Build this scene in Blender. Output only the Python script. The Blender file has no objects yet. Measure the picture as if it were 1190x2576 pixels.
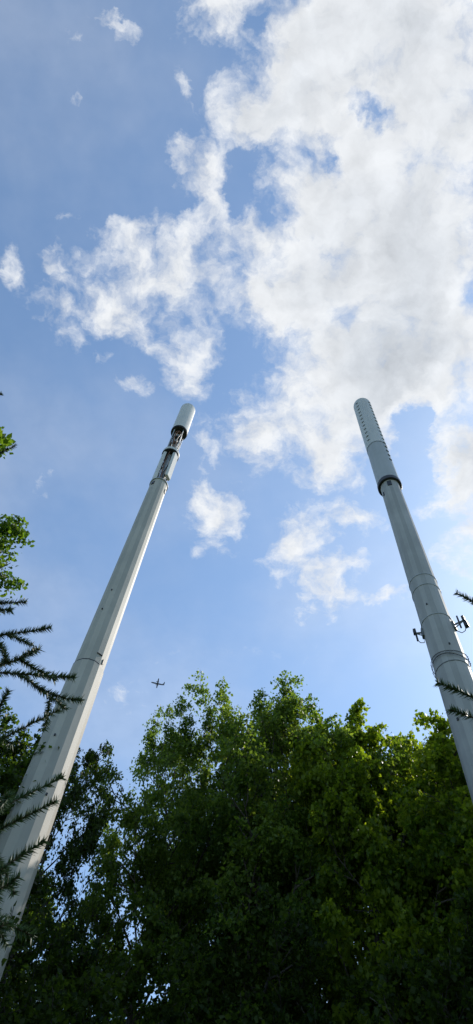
import bpy, math, random
import numpy as np
from mathutils import Vector, Matrix
R = math.radians
scene = bpy.context.scene
scene.view_settings.view_transform = 'Standard'
scene.view_settings.look = 'None'
scene.view_settings.exposure = 0
COL = scene.collection

# ------------------------------------------------------------------ camera
CAMZ = 1.6
nrm = math.sqrt(112**2 + 865**2 + 1717**2)
sp = 1717 / nrm; cp = math.sqrt(1 - sp * sp); rl = math.atan2(112, 865)
FW = np.array([0, cp, sp]); X0 = np.array([1.0, 0, 0]); Y0 = np.array([0, -sp, cp])
XC = math.cos(rl) * X0 + math.sin(rl) * Y0
YC = -math.sin(rl) * X0 + math.cos(rl) * Y0
cam_d = bpy.data.cameras.new("camera"); cam = bpy.data.objects.new("camera", cam_d)
COL.objects.link(cam)
cam_d.sensor_fit = 'VERTICAL'; cam_d.sensor_height = 36; cam_d.lens = 24.0
cam_d.clip_start = 0.05; cam_d.clip_end = 20000
cam.matrix_world = Matrix(((XC[0], YC[0], -FW[0], 0), (XC[1], YC[1], -FW[1], 0), (XC[2], YC[2], -FW[2], CAMZ), (0, 0, 0, 1)))
scene.camera = cam

def bearing(px, py):
    return (px - 595) * XC + (1288 - py) * YC + 1717 * FW
def sight(px, py, D):
    v = bearing(px, py); return v / math.hypot(v[0], v[1]) * D + np.array([0, 0, CAMZ])
def ground(az, D):
    return (D * math.sin(R(az)), D * math.cos(R(az)))

# ------------------------------------------------------------------ light
SUN_AZ, SUN_EL = 58, 48
sl = bpy.data.lights.new("sun", 'SUN'); so = bpy.data.objects.new("sun", sl); COL.objects.link(so)
sl.energy = 4.7; sl.angle = R(0.5); sl.color = (1, 0.93, 0.82)
sd = Vector((math.sin(R(SUN_AZ)) * math.cos(R(SUN_EL)), math.cos(R(SUN_AZ)) * math.cos(R(SUN_EL)), math.sin(R(SUN_EL))))
so.rotation_euler = sd.to_track_quat('Z', 'Y').to_euler(); so.location = (10, 0, 60)

# ------------------------------------------------------------------ world : nishita + cloud deck
W = bpy.data.worlds.new("World"); scene.world = W; W.use_nodes = True
W.cycles.sampling_method = 'NONE'
nt = W.node_tree; nt.nodes.clear(); N = nt.nodes.new; LK = nt.links.new
def math_n(op, a, b=None, c=None, clamp=False):
    n = N('ShaderNodeMath'); n.operation = op; n.use_clamp = clamp
    for i, v in enumerate((a, b, c)):
        if v is None: continue
        if isinstance(v, (int, float)): n.inputs[i].default_value = v
        else: LK(v, n.inputs[i])
    return n.outputs[0]
def vmath(op, a, b):
    n = N('ShaderNodeVectorMath'); n.operation = op
    for i, v in enumerate((a, b)):
        if isinstance(v, tuple): n.inputs[i].default_value = v
        else: LK(v, n.inputs[i])
    return n.outputs[0]
def mrange(v, a, b, c, d, smooth=True):
    n = N('ShaderNodeMapRange'); n.interpolation_type = 'SMOOTHSTEP' if smooth else 'LINEAR'
    LK(v, n.inputs['Value'])
    for k, x in zip(('From Min', 'From Max', 'To Min', 'To Max'), (a, b, c, d)): n.inputs[k].default_value = x
    return n.outputs[0]
def noise(vec, scale, detail=6, rough=0.55, lac=2.1, dist=0.0, out='Fac', off=None):
    if off is not None: vec = vmath('ADD', vec, off)
    n = N('ShaderNodeTexNoise'); LK(vec, n.inputs['Vector'])
    n.inputs['Scale'].default_value = scale; n.inputs['Detail'].default_value = detail
    n.inputs['Roughness'].default_value = rough; n.inputs['Lacunarity'].default_value = lac
    n.inputs['Distortion'].default_value = dist
    return n.outputs[out]
tc = N('ShaderNodeTexCoord'); sep = N('ShaderNodeSeparateXYZ'); LK(tc.outputs['Generated'], sep.inputs[0])
zc = math_n('MAXIMUM', sep.outputs[2], 0.06)
cmb = N('ShaderNodeCombineXYZ')
for i in range(3): LK(zc, cmb.inputs[i])
P = vmath('DIVIDE', tc.outputs['Generated'], cmb.outputs[0])
wn = noise(P, 8.0, 6, 0.62, out='Color')
w1 = vmath('MULTIPLY', vmath('SUBTRACT', wn, (0.5, 0.5, 0.5)), (0.15, 0.15, 0))
PW = vmath('ADD', P, w1)
w2 = vmath('MULTIPLY', vmath('SUBTRACT', wn, (0.5, 0.5, 0.5)), (0.07, 0.07, 0))
PN = vmath('ADD', P, w2)

def plane(px, py):
    v = bearing(px, py); return np.array([v[0] / v[2], v[1] / v[2]])
CL = [ # px, py, rx, ry, rot, weight
 (820,40,330,160,0,1.1),(530,50,120,100,0,1.0),(1050,120,330,260,0,1.4),(740,220,200,140,-30,1.1),(640,320,180,110,-40,1.1),
 (800,440,190,190,0,1.1),(1060,480,300,330,0,1.5),(1010,760,330,260,0,1.4),(740,650,160,120,20,1.0),(740,780,140,120,0,1.0),
 (1090,900,230,130,0,1.2),(850,930,190,120,0,1.0),(750,1050,180,120,10,1.0),(880,1110,170,110,-20,.9),(960,1010,130,120,0,.9),
 (1160,1130,120,100,0,1.7),(1190,1210,90,80,0,1.3),(1180,1310,80,80,0,.9),(1170,1430,90,60,0,.8),(640,1080,90,110,0,.75),
 (345,700,150,130,-30,.9),(300,800,110,90,30,.85),(320,600,60,70,0,.75),(520,690,150,90,0,.8),(470,620,70,80,0,.75),
 (490,850,110,90,0,.9),(475,940,80,80,0,.75),(620,590,80,60,0,.8),(640,740,60,60,0,.5),
 (150,630,90,40,15,.65),(165,555,50,35,0,.6),(20,650,60,70,0,.6),(110,745,100,70,-30,.65),(185,835,60,40,0,.55),
 (245,915,70,40,-30,.6),(345,970,60,40,0,.5),
 (470,430,60,70,-20,.85),(520,510,60,110,20,.9),(445,380,35,55,0,.7),(550,590,50,60,0,.6),
 (490,240,40,80,-20,.75),(188,90,45,65,0,.7),(260,42,60,28,10,.65),(312,100,60,60,-30,.55),(200,270,50,70,30,.45),
 (540,1300,95,110,0,1.05),(520,1120,110,80,0,.65),(735,1390,95,100,0,1.15),(795,1490,80,80,0,1.0),(860,1310,140,50,10,.85),
 (870,1430,80,50,0,.6),(980,1500,110,36,0,.75),(1130,1250,50,50,0,.5),(110,1200,50,80,30,.45),
 (350,1740,220,100,0,.28),(700,1640,420,110,0,.16),(1080,1280,300,300,0,.12),(760,1200,260,160,0,.14),
 (905,255,70,35,20,-1.0),(845,360,30,80,-20,-.9),(640,420,60,40,0,-.5),(755,865,70,35,0,-.7),(1045,1060,50,110,0,-1.3),
 (700,570,50,60,0,-.5),(640,70,30,50,0,-.6),(610,500,50,90,0,-.6),(640,1310,40,90,0,-.3),(1010,1230,60,80,0,-.3),
]
acc = None
for (px, py, rx, ry, rot, w) in CL:
    c = plane(px, py); e = 2.0
    J = np.stack([(plane(px + e, py) - c) / e, (plane(px, py + e) - c) / e], 1)
    a = R(rot); Rm = np.array([[math.cos(a), -math.sin(a)], [math.sin(a), math.cos(a)]])
    A = J @ Rm @ np.diag([rx * 1.2, ry * 1.2])
    U, S, V = np.linalg.svd(A)
    m = N('ShaderNodeMapping'); m.vector_type = 'TEXTURE'; LK(PW, m.inputs['Vector'])
    m.inputs['Location'].default_value = (c[0], c[1], 1)
    m.inputs['Rotation'].default_value = (0, 0, math.atan2(U[1, 0], U[0, 0]))
    m.inputs['Scale'].default_value = (S[0], S[1], 1)
    g = N('ShaderNodeTexGradient'); g.gradient_type = 'SPHERICAL'; LK(m.outputs[0], g.inputs[0])
    acc = math_n('MULTIPLY', g.outputs['Fac'], w) if acc is None else math_n('MULTIPLY_ADD', g.outputs['Fac'], w, acc)
n1 = noise(PN, 13, 4, 0.55)
n5 = noise(PN, 34, 8, 0.64, off=(4, 4, 0))
nz = math_n('MULTIPLY_ADD', math_n('SUBTRACT', n1, 0.5), 2.6, math_n('MULTIPLY', math_n('SUBTRACT', n5, 0.5), 1.6))
gate = mrange(acc, 0.0, 0.35, 0.2, 1.0)
dens = math_n('MULTIPLY_ADD', nz, gate, math_n('MINIMUM', acc, 1.55))
mask = mrange(dens, 0.02, 1.36, 0, 0.95)
veil = mrange(noise(P, 2.2, 5, 0.55, off=(7, 2, 0)), 0.35, 0.75, 0.03, 0.22)
mask = math_n('MAXIMUM', mask, veil)
n3 = noise(PN, 13, 4, 0.55, off=(0.02, 0.009, 0))
painted_relief = math_n('MULTIPLY', math_n('SUBTRACT', n1, n3), 0.5)  # lit and shaded cloud sides painted in, from noise shifted sunward
painted_relief = math_n('MULTIPLY_ADD', math_n('SUBTRACT', n5, 0.5), 0.16, painted_relief)
n4 = noise(P, 4.5, 5, 0.5, off=(1.3, 5.2, 0))
thick = math_n('MULTIPLY', mrange(acc, 0.8, 2.3, 0, 1), mrange(n4, 0.36, 0.62, 0.45, 1.0))
val = math_n('ADD', math_n('SUBTRACT', 0.90, math_n('MULTIPLY', thick, 0.22)), painted_relief)
val = math_n('MINIMUM', math_n('MAXIMUM', val, 0.58), 0.96)
tint = N('ShaderNodeMix'); tint.data_type = 'RGBA'
LK(thick, tint.inputs['Factor']); tint.inputs[6].default_value = (0.98, 1.0, 1.02, 1); tint.inputs[7].default_value = (0.93, 0.985, 1.05, 1)
vs = N('ShaderNodeVectorMath'); vs.operation = 'SCALE'; LK(tint.outputs[2], vs.inputs[0]); LK(val, vs.inputs['Scale'])
sky = N('ShaderNodeTexSky'); sky.sky_type = 'NISHITA'; sky.sun_disc = False
sky.sun_elevation = R(SUN_EL); sky.sun_rotation = R(SUN_AZ); sky.altitude = 100
sky.air_density = 1.0; sky.dust_density = 0.6; sky.ozone_density = 1.0
skt = vmath('MULTIPLY', sky.outputs[0], (1.16, 1.38, 1.45))
b1 = N('ShaderNodeBackground'); LK(skt, b1.inputs[0]); b1.inputs[1].default_value = 0.15
b2 = N('ShaderNodeBackground'); LK(vs.outputs[0], b2.inputs[0]); b2.inputs[1].default_value = 1.0
mx = N('ShaderNodeMixShader'); LK(mask, mx.inputs[0]); LK(b1.outputs[0], mx.inputs[1]); LK(b2.outputs[0], mx.inputs[2])
wo = N('ShaderNodeOutputWorld'); LK(mx.outputs[0], wo.inputs[0])

# ------------------------------------------------------------------ materials
def new_mat(name):
    m = bpy.data.materials.new(name); m.use_nodes = True
    return m, m.node_tree, m.node_tree.nodes['Principled BSDF']
def simple(name, col, rough=0.6, metal=0.0, var=0.15, scale=8):
    m, t, b = new_mat(name)
    c = t.nodes.new('ShaderNodeTexCoord'); n = t.nodes.new('ShaderNodeTexNoise'); n.inputs['Scale'].default_value = scale
    n.inputs['Detail'].default_value = 5
    t.links.new(c.outputs['Object'], n.inputs['Vector'])
    r = t.nodes.new('ShaderNodeValToRGB')
    r.color_ramp.elements[0].color = tuple(x * (1 - var) for x in col) + (1,)
    r.color_ramp.elements[1].color = tuple(min(1, x * (1 + var)) for x in col) + (1,)
    r.color_ramp.elements[0].position = .3; r.color_ramp.elements[1].position = .7
    t.links.new(n.outputs[0], r.inputs[0]); t.links.new(r.outputs[0], b.inputs['Base Color'])
    b.inputs['Roughness'].default_value = rough; b.inputs['Metallic'].default_value = metal
    return m
def painted(name, col, stain, rough=0.6, streak=0.5, facet=0.0):
    m, t, b = new_mat(name)
    c = t.nodes.new('ShaderNodeTexCoord')
    mp = t.nodes.new('ShaderNodeMapping'); mp.inputs['Scale'].default_value = (5, 5, 0.15)
    n = t.nodes.new('ShaderNodeTexNoise'); n.inputs['Scale'].default_value = 1.5; n.inputs['Detail'].default_value = 5
    t.links.new(c.outputs['Object'], mp.inputs[0]); t.links.new(mp.outputs[0], n.inputs['Vector'])
    n2 = t.nodes.new('ShaderNodeTexNoise'); n2.inputs['Scale'].default_value = 0.7; n2.inputs['Detail'].default_value = 6
    n2.inputs['Roughness'].default_value = .6
    t.links.new(c.outputs['Object'], n2.inputs['Vector'])
    ad = t.nodes.new('ShaderNodeMath'); ad.operation = 'MULTIPLY_ADD'; ad.inputs[1].default_value = streak
    t.links.new(n.outputs[0], ad.inputs[0]); t.links.new(n2.outputs[0], ad.inputs[2])
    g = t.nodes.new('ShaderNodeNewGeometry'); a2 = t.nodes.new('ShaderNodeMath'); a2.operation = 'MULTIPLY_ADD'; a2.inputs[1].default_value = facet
    t.links.new(g.outputs['Random Per Island'], a2.inputs[0]); t.links.new(ad.outputs[0], a2.inputs[2])  # random tone per facet, painting shading steps over the weathering
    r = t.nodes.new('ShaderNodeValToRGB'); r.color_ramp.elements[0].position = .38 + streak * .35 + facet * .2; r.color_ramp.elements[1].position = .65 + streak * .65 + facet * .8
    r.color_ramp.elements[0].color = tuple(col) + (1,); r.color_ramp.elements[1].color = tuple(stain) + (1,)
    t.links.new(a2.outputs[0], r.inputs[0]); t.links.new(r.outputs[0], b.inputs['Base Color'])
    b.inputs['Roughness'].default_value = rough; b.inputs['Specular IOR Level'].default_value = .3
    return m
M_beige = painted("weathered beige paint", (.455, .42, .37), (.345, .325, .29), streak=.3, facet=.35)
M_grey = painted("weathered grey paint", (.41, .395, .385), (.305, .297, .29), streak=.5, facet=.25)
M_white = painted("shroud white", (.61, .59, .56), (.54, .52, .50), .45)
M_shroud = painted("shroud pale grey", (.54, .53, .525), (.47, .465, .46), .5)
M_shroud2 = painted("shroud blue grey", (.40, .41, .43), (.34, .35, .36), .5)
M_dark = simple("dark steel", (.035, .035, .038), .5, .3)
M_peg = simple("grey steel peg", (.15, .155, .16), .6, .2)
M_cable = simple("black cable", (.02, .018, .018), .5)
M_rust = simple("rusty brown fitting", (.16, .07, .04), .8)
M_galv = simple("galvanised steel", (.36, .37, .38), .5, .3)
M_plane = simple("aircraft paint", (.10, .115, .145), .4)
M_bark = simple("bark", (.06, .05, .04), .9, 0, .4, 20)
M_twig = simple("spruce twig", (.05, .035, .02), .9, 0, .3, 30)

def leaf_mat(name, c1, c2, tr, trf=.5):
    m, t, b = new_mat(name); nn = t.nodes.new
    g = nn('ShaderNodeNewGeometry'); n = nn('ShaderNodeTexNoise'); n.inputs['Scale'].default_value = .6
    n.inputs['Detail'].default_value = 1
    t.links.new(g.outputs['Position'], n.inputs['Vector'])
    a = nn('ShaderNodeMath'); a.operation = 'MULTIPLY_ADD'; a.inputs[1].default_value = .6
    t.links.new(g.outputs['Random Per Island'], a.inputs[0])
    s = nn('ShaderNodeMath'); s.operation = 'SUBTRACT'; s.inputs[1].default_value = .3
    t.links.new(n.outputs[0], s.inputs[0]); t.links.new(s.outputs[0], a.inputs[2])
    r = nn('ShaderNodeValToRGB'); r.color_ramp.elements[0].color = c1 + (1,); r.color_ramp.elements[1].color = c2 + (1,)
    r.color_ramp.elements[0].position = .2; r.color_ramp.elements[1].position = .8
    t.links.new(a.outputs[0], r.inputs[0]); t.links.new(r.outputs[0], b.inputs['Base Color'])
    b.inputs['Roughness'].default_value = .5; b.inputs['Specular IOR Level'].default_value = .2
    tl = nn('ShaderNodeBsdfTranslucent')
    mu = nn('ShaderNodeMix'); mu.data_type = 'RGBA'; mu.blend_type = 'MULTIPLY'; mu.inputs['Factor'].default_value = 1
    t.links.new(r.outputs[0], mu.inputs[6]); mu.inputs[7].default_value = tr + (1,)
    t.links.new(mu.outputs[2], tl.inputs[0])
    ms = nn('ShaderNodeMixShader'); ms.inputs[0].default_value = trf
    t.links.new(b.outputs[0], ms.inputs[1]); t.links.new(tl.outputs[0], ms.inputs[2])
    t.links.new(ms.outputs[0], t.nodes['Material Output'].inputs[0])
    return m
L_maple = leaf_mat("maple leaf", (.055, .10, .012), (.165, .215, .022), (2.8, 2.7, .9))
L_green = leaf_mat("green maple leaf", (.035, .075, .012), (.11, .16, .02), (2.4, 2.5, .9))
L_locust = leaf_mat("locust leaf", (.042, .082, .018), (.12, .17, .035), (2.7, 2.6, 1.0))
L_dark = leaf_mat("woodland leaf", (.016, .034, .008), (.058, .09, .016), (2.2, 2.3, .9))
L_spruce = leaf_mat("spruce needle", (.022, .046, .020), (.055, .095, .038), (1, 1, 1), .1)

# ------------------------------------------------------------------ mesh helpers
class MB:
    def __init__(s): s.v = []; s.f = []
    def ring_loft(s, rings, cap=True):
        n = len(rings[0]); o = len(s.v)
        for r in rings: s.v += [tuple(p) for p in r]
        for i in range(len(rings) - 1):
            for j in range(n):
                a = o + i * n + j; b = o + i * n + (j + 1) % n
                s.f.append((a, b, b + n, a + n))
        if cap:
            s.f.append(tuple(o + j for j in reversed(range(n))))
            s.f.append(tuple(o + (len(rings) - 1) * n + j for j in range(n)))
    def lathe(s, prof, n, c=(0, 0), rot=0, cap=True):
        s.ring_loft([[(c[0] + r * math.cos(2 * math.pi * j / n + rot), c[1] + r * math.sin(2 * math.pi * j / n + rot), z) for j in range(n)] for r, z in prof], cap)
    def plates(s, prof, n, rot=0):
        # folded steel shell: facets split so each takes its own painted shade
        for j in range(n):
            a0 = 2 * math.pi * j / n + rot; a1 = 2 * math.pi * (j + 1) / n + rot; o = len(s.v)
            for r, z in prof: s.v += [(r * math.cos(a0), r * math.sin(a0), z), (r * math.cos(a1), r * math.sin(a1), z)]
            for i in range(len(prof) - 1): s.f.append((o + 2 * i, o + 2 * i + 1, o + 2 * i + 3, o + 2 * i + 2))
    def tube(s, pts, rad, n=6):
        pts = [Vector(p) for p in pts]; rings = []
        if not hasattr(rad, '__len__'): rad = [rad] * len(pts)
        for i, p in enumerate(pts):
            d = (pts[min(i + 1, len(pts) - 1)] - pts[max(i - 1, 0)]).normalized()
            u = d.cross(Vector((0, 0, 1)) if abs(d.z) < .9 else Vector((1, 0, 0))).normalized(); w = d.cross(u)
            rings.append([p + (u * math.cos(2 * math.pi * j / n) + w * math.sin(2 * math.pi * j / n)) * rad[i] for j in range(n)])
        s.ring_loft(rings)
    def box(s, c, ax, ay, az):
        c, ax, ay, az = (Vector(q) for q in (c, ax, ay, az)); o = len(s.v)
        for k in (-1, 1):
            for (i, j) in ((-1, -1), (1, -1), (1, 1), (-1, 1)): s.v.append(tuple(c + ax * i + ay * j + az * k))
        for f in ((3, 2, 1, 0), (4, 5, 6, 7), (0, 1, 5, 4), (1, 2, 6, 5), (2, 3, 7, 6), (3, 0, 4, 7)): s.f.append(tuple(o + q for q in f))
    def mesh(s, name, mat, smooth=False):
        m = bpy.data.meshes.new(name); m.from_pydata(s.v, [], s.f); m.materials.append(mat)
        if smooth: m.polygons.foreach_set('use_smooth', [True] * len(m.polygons))
        m.update(); return m
def obj(name, mesh, parent=None, loc=(0, 0, 0), label=None):
    o = bpy.data.objects.new(name, mesh); COL.objects.link(o); o.location = loc
    if parent: o.parent = parent
    if label: o["label"] = label
    return o
def thing(name, loc, label, cat, group=None, rotz=0, s=1):
    e = bpy.data.objects.new(name, None); COL.objects.link(e); e.location = loc
    e.rotation_euler = (0, 0, rotz); e.scale = (s, s, s)
    e["label"] = label; e["category"] = cat
    if group: e["group"] = group
    return e
def quads_mesh(name, V, k, mat):
    n = len(V) // k
    m = bpy.data.meshes.new(name); m.vertices.add(len(V)); m.vertices.foreach_set('co', V.astype(np.float32).ravel())
    m.loops.add(n * k); m.loops.foreach_set('vertex_index', np.arange(n * k, dtype=np.int32))
    m.polygons.add(n); m.polygons.foreach_set('loop_start', np.arange(0, n * k, k, dtype=np.int32))
    m.polygons.foreach_set('loop_total', np.full(n, k, dtype=np.int32))
    m.update(calc_edges=True); m.materials.append(mat); return m

# ------------------------------------------------------------------ ground
g = MB(); S = 900; K = 24
for i in range(K + 1):
    for j in range(K + 1):
        x = -S + 2 * S * i / K; y = -S + 2 * S * j / K
        g.v.append((x, y, 0))
for i in range(K):
    for j in range(K):
        a = i * (K + 1) + j; g.f.append((a, a + K + 1, a + K + 2, a + 1))
go = obj("ground", g.mesh("ground", simple("grass", (.06, .085, .03), .95, 0, .4, 1.2))); go["kind"] = "structure"

# ------------------------------------------------------------------ left monopole
LX, LY = ground(-15.25, 14); RX, RY = ground(28.9, 13)
T = thing("cell_tower", (LX, LY, 0), "tall beige faceted monopole with exposed antennas below its white shroud", "cell tower", "cell towers in the clearing")
D = 14
vx, vy = -LX / D, -LY / D
sxr, syr = -vy, vx
if sxr < 0: sxr, syr = -sxr, -syr
VW = Vector((vx, vy, 0)); SD = Vector((sxr, syr, 0)); UP = Vector((0, 0, 1))
rot0 = R(4); NS = 16
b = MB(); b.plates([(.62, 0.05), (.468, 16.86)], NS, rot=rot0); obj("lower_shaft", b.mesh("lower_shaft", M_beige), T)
b = MB(); b.lathe([(.462, 16.83), (.466, 16.90), (.466, 16.905)], NS, rot=rot0); obj("slip_joint", b.mesh("slip_joint", M_dark), T)
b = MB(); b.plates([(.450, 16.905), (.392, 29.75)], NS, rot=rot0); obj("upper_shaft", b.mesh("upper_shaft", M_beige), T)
b = MB(); b.lathe([(.85, 0), (.85, .05)], 24); obj("base_plate", b.mesh("base_plate", M_galv), T)
def plate(z, r, t=.05, nm="mounting_plate", mat=M_dark, par=T):
    b = MB(); b.lathe([(r, z), (r, z + t)], 28)
    return obj(nm, b.mesh(nm, mat), par)
plate(29.75, .43, .06, mat=M_galv); plate(33.36, .43, .06); plate(36.68, .44, .07)
b = MB(); b.lathe([(.44, 33.423), (.44, 33.66), (.40, 33.68)], 28); obj("collar", b.mesh("collar", M_white), T)
b = MB(); b.lathe([(.13, 29.81), (.13, 33.36)], 12); obj("inner_mast", b.mesh("inner_mast", M_galv), T)
b = MB(); b.lathe([(.10, 33.68), (.10, 36.68)], 12); obj("inner_mast", b.mesh("inner_mast", M_galv), T)
b = MB(); b.lathe([(.452, 36.78), (.452, 37.0), (.445, 37.0), (.445, 40.74), (.43, 40.79), (.40, 40.8)], 40)
obj("antenna_shroud", b.mesh("antenna_shroud", M_white, False), T, label="white cylindrical antenna shroud capping the pole")
b = MB(); b.lathe([(.458, 36.755), (.458, 36.83)], 40)
obj("shroud_rim", b.mesh("shroud_rim", M_dark), T)
rng = random.Random(3)
for (ang, z0, z1, w) in ((-78, 29.95, 33.3, .17), (48, 30.5, 33.3, .20), (170, 29.95, 33.3, .17)):
    a = R(ang); d = VW * math.cos(a) + SD * math.sin(a); s_ = UP.cross(d)
    b = MB(); c = d * .32 + UP * ((z0 + z1) / 2)
    prof = []
    for (u, v) in ((-1, -.6), (-.75, 1), (.75, 1), (1, -.6), (.7, -1), (-.7, -1)): prof.append((u * w, v * .075))
    H2 = (z1 - z0) / 2
    b.ring_loft([[c + s_ * (u * k) + d * (v * k) + UP * zz for u, v in prof] for zz, k in ((-H2, .9), (-H2 + .04, 1), (H2 - .04, 1), (H2, .9))])
    obj("panel_antenna", b.mesh("panel_antenna", M_white), T)
    for zz in (-H2 * .7, 0, H2 * .7):
        b = MB(); b.box(d * .19 + UP * ((z0 + z1) / 2 + zz), s_ * .06, d * .07, UP * .05)
        obj("antenna_bracket", b.mesh("antenna_bracket", M_dark), T)
for k in range(10):
    a = 2 * math.pi * k / 10 + .2; d = Vector((math.cos(a), math.sin(a), 0)); tt = UP.cross(d)
    r0 = .17 + rng.random() * .12; mt = (M_cable, M_galv, M_rust, M_cable, M_galv)[k % 5]
    b = MB(); pts = [d * (r0 + .05 * math.sin(i / 8 * 6 + k)) + tt * (.07 * math.sin(i / 8 * 5 + k * 2)) + UP * (29.83 + i / 8 * 3.5) for i in range(9)]
    b.tube(pts, .022, 5); obj("cable", b.mesh("cable", mt, True), T)
    b = MB(); pts = [d * (.13 + .09 * (1 if k % 3 else .4) * math.sin(math.pi * i / 8) + .05) + tt * (.06 * math.sin(i * .8 + k)) + UP * (33.7 + i / 8 * 2.95) for i in range(9)]
    b.tube(pts, .024, 5); obj("cable", b.mesh("cable", mt, True), T)
for zz in (34.1, 34.9, 35.7, 36.4):
    b = MB(); b.lathe([(.22, zz), (.24, zz + .02), (.24, zz + .10), (.22, zz + .12)], 10)
    obj("cable_clamp", b.mesh("cable_clamp", M_rust if zz in (34.9, 36.4) else M_dark), T)
for k in range(4):
    a = R(45 + 90 * k); d = Vector((math.cos(a), math.sin(a), 0))
    b = MB(); b.tube([d * .34 + UP * 33.68, d * .34 + UP * 36.68], .024, 6); obj("support_rod", b.mesh("support_rod", M_galv), T)
def shaft_r(z): return .62 - (.62 - .468) * z / 16.86 if z < 16.88 else .450 - (.058) * (z - 16.9) / 12.85
for (ang, z, w, h) in ((-48, 29.35, .07, .13), (62, 29.1, .05, .16), (-30, 20.5, .02, .03), (-38, 19.4, .02, .03), (-22, 13.9, .02, .03), (-50, 15.3, .02, .03), (20, 17.25, .09, .012), (45, 17.1, .015, .1), (15, 12.2, .02, .03)):
    a = R(ang); d = VW * math.cos(a) + SD * math.sin(a); s_ = UP.cross(d); b = MB()
    b.box(d * (shaft_r(z) * .985) + UP * z, s_ * w, d * .03, UP * h)
    obj("port_cover", b.mesh("port_cover", M_dark), T)

# ------------------------------------------------------------------ right monopole
T2 = thing("cell_tower", (RX, RY, 0), "tall grey monopole with long pegged shroud, straps and side antennas", "cell tower", "cell towers in the clearing")
VW = Vector((-RX / 13, -RY / 13, 0)); SD = Vector((RY / 13, -RX / 13, 0))
def pr(z): return .575 + (.395 - .575) * z / 28.2
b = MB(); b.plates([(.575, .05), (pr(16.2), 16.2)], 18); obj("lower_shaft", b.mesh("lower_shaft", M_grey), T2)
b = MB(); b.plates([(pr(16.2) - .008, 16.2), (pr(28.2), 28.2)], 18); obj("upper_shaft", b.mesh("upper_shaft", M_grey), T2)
b = MB(); b.lathe([(.85, 0), (.85, .05)], 24); obj("base_plate", b.mesh("base_plate", M_galv), T2)
b = MB(); b.lathe([(.478, 28.2), (.478, 32.35)], 40, cap=True); obj("lower_shroud", b.mesh("lower_shroud", M_shroud2), T2, label="blue grey lower half of the shroud")
b = MB(); b.lathe([(.486, 32.35), (.486, 35.7), (.490, 35.72), (.490, 35.78), (.486, 35.8), (.486, 39.1), (.475, 39.18), (.45, 39.2)], 40); obj("upper_shroud", b.mesh("upper_shroud", M_shroud), T2, label="pale upper half of the shroud with step pegs")
b = MB(); b.lathe([(.495, 28.05), (.505, 28.08), (.505, 28.30), (.495, 28.33)], 40); obj("shroud_rim", b.mesh("shroud_rim", M_dark), T2)
b = MB(); b.lathe([(.490, 32.31), (.490, 32.36)], 40); obj("shroud_seam", b.mesh("shroud_seam", M_peg), T2)
for (ang, z, w, h) in ((5, 27.7, .09, .2), (-10, 18.9, .02, .03), (20, 16.9, .02, .03), (-30, 14.2, .025, .04), (-52, 27.2, .03, .15)):
    a = R(ang); d = VW * math.cos(a) + SD * math.sin(a); s_ = UP.cross(d); b = MB()
    b.box(d * pr(z) + UP * z, s_ * w, d * .02, UP * h); obj("port_cover", b.mesh("port_cover", M_dark), T2)
for ang in (-28, 60):
    a = R(ang); d = VW * math.cos(a) + SD * math.sin(a); s_ = UP.cross(d)
    for k in range(17 if ang > 0 else 12):
        z = 38.6 - k * .52; pj = .028
        b = MB(); r = .486
        b.box(d * (r + pj / 2 - .01) + UP * z, s_ * .07, d * (pj / 2 + .01), UP * .022)
        obj("step_peg", b.mesh("step_peg", M_peg), T2)
for z, w, mt in ((20.55, .022, M_galv), (19.95, .018, M_galv), (18.35, .015, M_galv), (16.2, .015, M_peg)):
    b = MB(); r = pr(z) + .008; b.lathe([(r - .006, z - w), (r, z - w * .8), (r, z + w * .8), (r - .006, z + w)], 36); obj("steel_strap", b.mesh("steel_strap", mt), T2)
for z0, amp in ((16.60, .05), (16.45, .08)):
    b = MB(); nlk = 64
    for k in range(nlk):
        a = 2 * math.pi * k / nlk; z = z0 + amp * math.sin(a * 2 + z0 * 5); r = pr(z) + .03
        d = Vector((math.cos(a), math.sin(a), 0)); t_ = UP.cross(d)
        alt = d if k % 2 else UP
        c = d * r + UP * z
        b.tube([c - t_ * .035, c + alt * .016, c + t_ * .035, c - alt * .016, c - t_ * .034], .007, 4)
    obj("chain", b.mesh("chain", M_dark), T2)
for sgn in (-1, 1):
    a = R(78) * sgn; d = VW * math.cos(a) + SD * math.sin(a); s_ = UP.cross(d)
    zb = 18.05 if sgn < 0 else 18.0; r = pr(zb)
    ext = .20 if sgn < 0 else .30
    b = MB()
    b.box(d * (r + .01) + UP * zb, s_ * .08, d * .03, UP * .16)
    b.tube([d * r + UP * (zb + .05), d * (r + ext) + UP * (zb + .05)], .03, 6)
    b.tube([d * r + UP * (zb - .10), d * (r + ext) + UP * (zb + .04)], .018, 6)
    obj("antenna_arm", b.mesh("antenna_arm", M_peg), T2)
    b = MB(); c = d * (r + ext) + UP * zb
    b.tube([c - UP * .30, c + UP * .26], .03, 8)
    b.box(c + d * .03 + UP * .12, s_ * .05, d * .03, UP * .10)
    if sgn > 0:
        c2 = c - d * .13; b.tube([c2 - UP * .2, c2 + UP * .36], .026, 8); b.box(c + d * .05 - UP * .16, s_ * .06, d * .04, UP * .10)
    obj("small_antenna", b.mesh("small_antenna", M_dark), T2)
    b = MB(); b.tube([c - UP * .28, c - UP * .40 - d * .06, c - UP * .42 - d * .16, c - UP * .2 - d * ext], .012, 5)
    obj("cable", b.mesh("cable", M_cable, True), T2)

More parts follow.
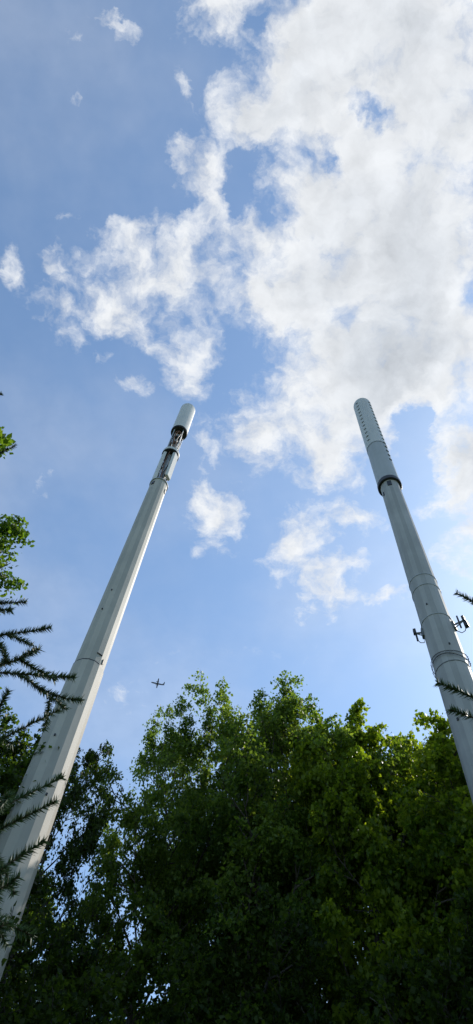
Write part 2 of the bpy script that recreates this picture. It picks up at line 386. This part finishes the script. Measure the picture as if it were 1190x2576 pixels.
# ------------------------------------------------------------------ aeroplane
pd = bearing(397, 1720); pd = pd / np.linalg.norm(pd) * 1400
PL = thing("airplane", tuple(pd + np.array([0, 0, CAMZ])), "small propeller airliner crossing the sky above the trees", "airplane", rotz=R(186))
b = MB(); fp = [(-13.5, .2), (-12.8, .8), (-11, 1.25), (-8, 1.4), (5, 1.4), (9, 1.1), (12, .55), (13.5, .15)]
b.ring_loft([[(x, r * math.cos(t * math.pi / 6), r * math.sin(t * math.pi / 6) + (.35 * max(0, x - 5) / 8)) for t in range(12)] for x, r in [(-q[0], q[1]) for q in fp][::-1]])
obj("fuselage", b.mesh("fuselage", M_plane, True), PL)
for s_ in (-1, 1):
    b = MB()
    b.ring_loft([[(x, s_ * y, 1.3), (x - c * .4, s_ * y, 1.55), (x - c, s_ * y, 1.3), (x - c * .5, s_ * y, 1.15)] for x, y, c in ((1.8, .2, 2.8), (1.8, 5, 2.7), (1.2, 12.6, 1.5))])
    obj("wing", b.mesh("wing", M_plane), PL)
    b = MB(); b.ring_loft([[(x, s_ * 4.2 + r * math.cos(t * math.pi / 4), 1.0 + r * math.sin(t * math.pi / 4)) for t in range(8)] for x, r in ((4.2, .2), (3.6, .5), (0, .55), (-2.5, .15))])
    for k in range(3):
        a = 2 * math.pi * k / 3; b.box((4.15, s_ * 4.2 + math.cos(a) * .95, 1 + math.sin(a) * .95), (.03, 0, 0), (0, math.cos(a) * .9, math.sin(a) * .9), (0, -math.sin(a) * .12, math.cos(a) * .12))
    obj("engine", b.mesh("engine", M_plane), PL)
b = MB(); b.ring_loft([[(x, y, 5.0), (x - c * .5, y, 5.15), (x - c, y, 5.0), (x - c * .5, y, 4.9)] for x, y, c in ((-11.8, -3.7, 1.1), (-11.2, 0, 1.9), (-11.8, 3.7, 1.1))]); obj("tailplane", b.mesh("tailplane", M_plane), PL)
b = MB(); b.ring_loft([[(x, 0, z), (x - c * .4, .15, z), (x - c, 0, z), (x - c * .4, -.15, z)] for x, z, c in ((-8.5, 1.2, 4.2), (-11, 5.0, 2.2))]); obj("tail_fin", b.mesh("tail_fin", M_plane), PL)

# ------------------------------------------------------------------ broadleaf trees
def leaves(P_, size, rg, aspect=.7, up=.6):
    n = len(P_); a = rg.normal(size=(n, 3)); a[:, 2] *= .5; a /= np.linalg.norm(a, axis=1)[:, None]
    nn_ = rg.normal(size=(n, 3)); nn_[:, 2] += up * 2; bb = np.cross(a, nn_); bb /= np.linalg.norm(bb, axis=1)[:, None]
    nr = np.cross(a, bb); s = size * (0.6 + .8 * rg.random(n))[:, None]
    V = np.empty((n, 4, 3)); V[:, 0] = P_ - a * s * .5; V[:, 1] = P_ + bb * s * .5 * aspect + nr * s * .1 - a * s * .08
    V[:, 2] = P_ + a * s * .5; V[:, 3] = P_ - bb * s * .5 * aspect + nr * s * .1 - a * s * .08
    return V.reshape(-1, 3)
def tree_meshes(name, seed, H, cb, cr, mat, nl=17, per=95, lsize=.16, aspect=.7, n2=6, n3=4, sig=.30, top=.86, wexp=.5):
    rd = random.Random(seed); rg = np.random.default_rng(seed)
    tb = MB(); LP = []
    ph = rd.random() * 6
    def trunk(t): return Vector((.3 * math.sin(t * 5 + ph) * t, .3 * math.cos(t * 4 + ph) * t, H * top * t))
    r0 = H * .0105
    tb.tube([trunk(i / 14) for i in range(15)], [r0 * (1 - i / 14) ** .75 + .02 for i in range(15)], 9)
    def limb(p, d, L, r, depth, curl):
        n = (7, 5, 4)[depth]; pts = [p]; rr = [r]; dd = d.copy()
        for i in range(n):
            dd = (dd + Vector((rd.gauss(0, .13), rd.gauss(0, .13), rd.gauss(0, .1) + curl))).normalized()
            pts.append(pts[-1] + dd * L / n); rr.append(max(.012, r * (1 - .8 * (i + 1) / n)))
        tb.tube(pts, rr, (6, 5, 3)[depth])
        if depth == 2:
            m = int(per * (.4 + 1.2 * rd.random())); tt = (.4 + .6 * rg.random(m)) * n * .999
            ii = np.minimum(tt.astype(int), n - 1); fr = (tt - ii)[:, None]
            A = np.array([tuple(q) for q in pts]); base = A[ii] * (1 - fr) + A[ii + 1] * fr
            off = rg.normal(size=(m, 3)) * np.array([sig, sig, sig * .28])
            off[:, 2] -= .35 * (off[:, 0] ** 2 + off[:, 1] ** 2) / sig      # drooping sprays
            LP.append(base + off); return
        k = (n2, n3)[depth]
        for j in range(k):
            s = .28 + .72 * (j + rd.random() * .8) / k; s = min(s, .99); q = s * n; i = int(q); pp = pts[i].lerp(pts[i + 1], q - i)
            ax = (pts[i + 1] - pts[i]).normalized()
            per_ = ax.orthogonal().normalized(); per_.rotate(Matrix.Rotation(rd.random() * 6.283, 3, ax))
            per_.z = per_.z * .5 + .05
            nd = (ax * (.75 if j < k - 1 else 1.6) + per_).normalized()
            limb(pp, nd, L * (.50 - .16 * s) * rd.uniform(.75, 1.25) if depth == 0 else L * .55 * rd.uniform(.7, 1.2), r * .5, depth + 1, .0)
    for i in range(nl):
        t = cb + (1.0 - cb) * ((i + .5 * rd.random()) / (nl - .5)) ** .9; t = min(t, .995); f = (t - cb) / (1 - cb)
        w = math.sin(math.pi * (.16 + .64 * f)) ** wexp
        az = i * 2.39996 + rd.uniform(-.4, .4); el = R(12 + 34 * f + rd.uniform(-12, 12))
        L = cr * w * rd.uniform(.65, 1.15); d = Vector((math.cos(az) * math.cos(el), math.sin(az) * math.cos(el), math.sin(el)))
        limb(trunk(t), d, L, r0 * .45 * (1 - .6 * f), 0, .03)
    tm = tb.mesh(name + "_trunk", M_bark, True)
    Pn = np.concatenate(LP)
    cm = quads_mesh(name + "_crown", leaves(Pn, lsize, rg, aspect), 4, mat)
    h = Pn[:, 2].max() - .05
    tp = Pn[Pn[:, 2] > h * .92]; ctr = tp[:, :2].mean(0)
    r95 = np.percentile(np.hypot(Pn[:, 0] - ctr[0] * .5, Pn[:, 1] - ctr[1] * .5), 93)
    return (tm, cm, h, r95, ctr)
TM = {
 'locust': tree_meshes("locust", 11, 25, .32, 5.0, L_locust, nl=32, per=85, lsize=.18, aspect=.65, n2=6, n3=5, sig=.24, wexp=.18),
 'maple': tree_meshes("maple", 5, 21, .30, 4.4, L_maple, nl=26, per=85, lsize=.18, aspect=.9, n2=6, n3=5, sig=.22, wexp=.22),
 'maple2': tree_meshes("maple_b", 8, 17, .25, 3.6, L_green, nl=26, per=75, lsize=.125, aspect=.85, sig=.18, n2=6, n3=5, wexp=.3),
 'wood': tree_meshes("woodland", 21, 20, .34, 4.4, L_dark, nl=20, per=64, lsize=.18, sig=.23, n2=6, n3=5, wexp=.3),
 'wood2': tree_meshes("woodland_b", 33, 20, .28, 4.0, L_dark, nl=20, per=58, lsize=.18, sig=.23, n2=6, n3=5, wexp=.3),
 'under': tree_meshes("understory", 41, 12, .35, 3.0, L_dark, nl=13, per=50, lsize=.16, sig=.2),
}
def plant(kind, az, D, H, rotz, name, label, rad, cat="tree", group="trees along the woodland edge"):
    tm, cm, h0, r0, ctr = TM[kind]; s = H / h0; w = rad / r0
    x, y = ground(az, D)
    ox = (ctr[0] * math.cos(rotz) - ctr[1] * math.sin(rotz)) * w; oy = (ctr[0] * math.sin(rotz) + ctr[1] * math.cos(rotz)) * w
    e = thing(name, (x - ox, y - oy, 0), label, cat, group, rotz)
    e.scale = (w, w, s)
    obj("trunk", tm, e); obj("crown", cm, e)
plant('locust', 5.6, 20, 24.4, .3, "locust_tree", "tallest green tree with fine feathery leaves at the woodland edge", 3.0)
plant('locust', -2.0, 20.8, 23.3, 5.0, "locust_tree", "airy fine-leaved tree beside the tallest one", 2.3)
plant('locust', 10.0, 20.5, 23.9, 4.1, "locust_tree", "fine-leaved green tree between the tallest tree and the maple", 2.5)
plant('maple', 16.4, 18.3, 20.6, 1.0, "maple_tree", "sunlit yellow-green maple at the woodland edge", 2.8)
plant('maple', 27, 18.5, 18.7, 4.0, "maple_tree", "yellow-green maple standing behind the grey tower", 2.9)
plant('maple', 23, 20.5, 21.7, 5.6, "maple_tree", "yellow-green maple in the wood", 2.8)
plant('maple', 20.2, 19.5, 21.2, 3.3, "maple_tree", "full yellow-green maple in the wood", 2.6)
plant('wood', -13.6, 18.5, 18.3, 2.2, "broadleaf_tree", "dark green broadleaf tree behind the beige tower", 1.75)
plant('wood2', -21, 15.5, 16.0, .7, "broadleaf_tree", "dark green broadleaf tree beside the beige tower", 2.3)
plant('maple2', -53.5, 8.6, 12.6, 1.2, "maple_tree", "bright green maple near the clearing", 2.4)
plant('maple2', -36.5, 9.8, 14.6, 3.2, "maple_tree", "green maple behind the spruce branches", 2.1)
plant('wood', 32, 17.5, 18.0, .2, "broadleaf_tree", "dark green broadleaf tree past the grey tower", 2.7)
WL = "dark leafy tree in the wood behind the clearing"
k = 0
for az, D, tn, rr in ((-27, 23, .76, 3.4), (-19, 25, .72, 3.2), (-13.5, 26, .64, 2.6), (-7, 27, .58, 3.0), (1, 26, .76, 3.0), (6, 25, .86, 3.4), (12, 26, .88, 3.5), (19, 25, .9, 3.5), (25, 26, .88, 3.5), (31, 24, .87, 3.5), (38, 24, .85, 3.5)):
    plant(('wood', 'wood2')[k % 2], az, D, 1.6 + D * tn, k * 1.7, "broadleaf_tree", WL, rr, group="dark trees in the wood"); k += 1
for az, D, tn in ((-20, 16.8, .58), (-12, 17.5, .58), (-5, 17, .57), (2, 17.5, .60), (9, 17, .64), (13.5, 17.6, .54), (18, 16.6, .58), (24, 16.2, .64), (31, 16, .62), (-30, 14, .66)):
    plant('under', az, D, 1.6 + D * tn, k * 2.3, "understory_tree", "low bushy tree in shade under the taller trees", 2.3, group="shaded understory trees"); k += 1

# ------------------------------------------------------------------ spruces
def spruce(name, loc, H, tips, away, label, seed, s_tip=.6):
    rd = random.Random(seed); rg = np.random.default_rng(seed)
    e = thing(name, (loc[0], loc[1], 0), label, "tree", "spruces framing the clearing")
    tb = MB(); tb.tube([(0, 0, H * i / 8) for i in range(9)], [.11 * (1 - i / 8.2) + .008 for i in range(9)], 10)
    obj("trunk", tb.mesh("trunk", M_bark, True), e)
    tw = MB(); NV = []
    def needles(pts, dens=1400):
        A = np.array([tuple(q) for q in pts]); seg = np.linalg.norm(A[1:] - A[:-1], axis=1); L = seg.sum(); m = int(L * dens)
        if m < 3: return
        t = rg.random(m) * (len(A) - 1); i = np.minimum(t.astype(int), len(A) - 2); fr = (t - i)[:, None]
        base = A[i] * (1 - fr) + A[i + 1] * fr; ax = (A[i + 1] - A[i]) / (seg[i][:, None] + 1e-9)
        q = rg.normal(size=(m, 3)); q -= (q * ax).sum(1)[:, None] * ax; q /= np.linalg.norm(q, axis=1)[:, None]
        d = ax * .6 + q; d[:, 2] += .15; d /= np.linalg.norm(d, axis=1)[:, None]
        ln = .027 * (.7 + .5 * rg.random(m))[:, None]; sd_ = np.cross(d, rg.normal(size=(m, 3))); sd_ /= np.linalg.norm(sd_, axis=1)[:, None]
        V = np.empty((m, 3, 3)); V[:, 0] = base - sd_ * .0027; V[:, 1] = base + sd_ * .0027; V[:, 2] = base + d * ln
        NV.append(V.reshape(-1, 3))
    def twig(p, d, L, r, depth, dens=1400):
        n = max(3, int(L / .06)); pts = [p]; dd = d.copy()
        for i in range(n):
            dd = (dd + Vector((rd.gauss(0, .10), rd.gauss(0, .10), rd.gauss(-.03, .10)))).normalized(); pts.append(pts[-1] + dd * L / n)
        tw.tube(pts, [max(.0022, r * (1 - .7 * i / n)) for i in range(n + 1)], 4); needles(pts, dens)
        if depth < 2 and L > .18:
            k = max(1, int(L / .13)); sg = 1 if rd.random() < .5 else -1
            for j in range(k):
                s = .25 + .5 * (j + rd.random() * .7) / k; q = s * n; i = min(int(q), n - 1); ax = (pts[i + 1] - pts[i]).normalized()
                side = ax.cross(UP).normalized() * sg; sg = -sg
                nd = (ax * .7 + side * .8 + UP * rd.gauss(-.15, .35)).normalized()
                twig(pts[i].lerp(pts[i + 1], q - i), nd, L * (1 - s) * .75 + .08, r * .6, depth + 1, dens)
    def branch(base, tip, fan=1.0, dens=1400, s0=.5, gap=.12, vis=False):
        base = Vector(base); tip = Vector(tip); L = (tip - base).length; n = 14; pts = []
        sag = rd.uniform(-.02, .18); sw = base.cross(tip).normalized() * rd.uniform(-.10, .10) * L
        for i in range(n + 1):
            f = i / n; p = base.lerp(tip, f); p.z -= sag * L * math.sin(math.pi * f); p += sw * math.sin(math.pi * f); pts.append(p)
        tw.tube(pts, [.010 * (1 - .8 * i / n) for i in range(n + 1)], 5)
        needles(pts[int(n * s0 * .9):], dens)
        sg = rd.choice((-1, 1))
        if vis: st = [(L - dd_ * (.85 + .4 * rd.random())) / L for dd_ in (.74, .54, .36, .20)]
        else:
            k = max(2, int(L * (1 - s0) / gap)); st = [s0 + (.93 - s0) * (j + rd.random() * .7) / k for j in range(k)]
        for s in st:
            s = min(.95, max(.15, s)); q = s * n; i = min(int(q), n - 1); ax = (pts[i + 1] - pts[i]).normalized(); sg = -sg
            side = ax.cross(UP).normalized() * sg
            nd = (ax * .6 + side * .85 + UP * rd.gauss(-.15, .45)).normalized()
            twig(pts[i].lerp(pts[i + 1], q - i), nd, min(.42, (1 - s) * L * .40 + .15) * rd.uniform(.7, 1.3) * fan, .006, 1, dens)
    o3 = np.array([loc[0], loc[1], 0])
    for (px, py, Dd, fan) in tips:
        t3 = sight(px, py, Dd) - o3; hb = t3[2] + .4 * math.hypot(t3[0], t3[1]) * rd.uniform(-1.2, .5)
        branch((0, 0, min(H - .3, max(.5, hb))), tuple(t3), fan, s0=s_tip, vis=True)
    for i in range(30):
        z = .9 + (H - 1.2) * i / 30; a = away + rd.uniform(-1.45, 1.45); L = (1.9 * (1 - z / H) + .25) * rd.uniform(.8, 1.1)
        branch((0, 0, z), (math.cos(a) * L, math.sin(a) * L, z - .12 * L), dens=300, s0=.25, gap=.12)
    obj("branches", tw.mesh("branches", M_twig, True), e)
    obj("needles", quads_mesh("needles", np.concatenate(NV), 3, L_spruce), e)
tipsL = [(128, 1580, 2.1, .9), (64, 1515, 2.3, .6), (188, 1705, 2.0, 1.0), (150, 1785, 2.15, .7), (158, 1955, 2.0, 1.1), (142, 2015, 2.0, .7),
         (112, 2115, 1.9, 1.1), (50, 2205, 1.9, .8), (22, 2320, 1.8, .5), (40, 1120, 2.5, .4), (5, 990, 2.6, .3)]
spruce("spruce_tree", (-2.9, 2.35), 7.6, tipsL, R(185), "young spruce reaching its dark needled branches into the clearing", 4, .6)
tipsR = [(1147, 1492, 2.1, .2), (1100, 1716, 1.8, .7), (1132, 1785, 1.8, .7)]
spruce("spruce_tree", (2.75, 1.75), 6.6, tipsR, R(-10), "young spruce with needled branch tips beside the grey tower", 9, .82)
print("done")
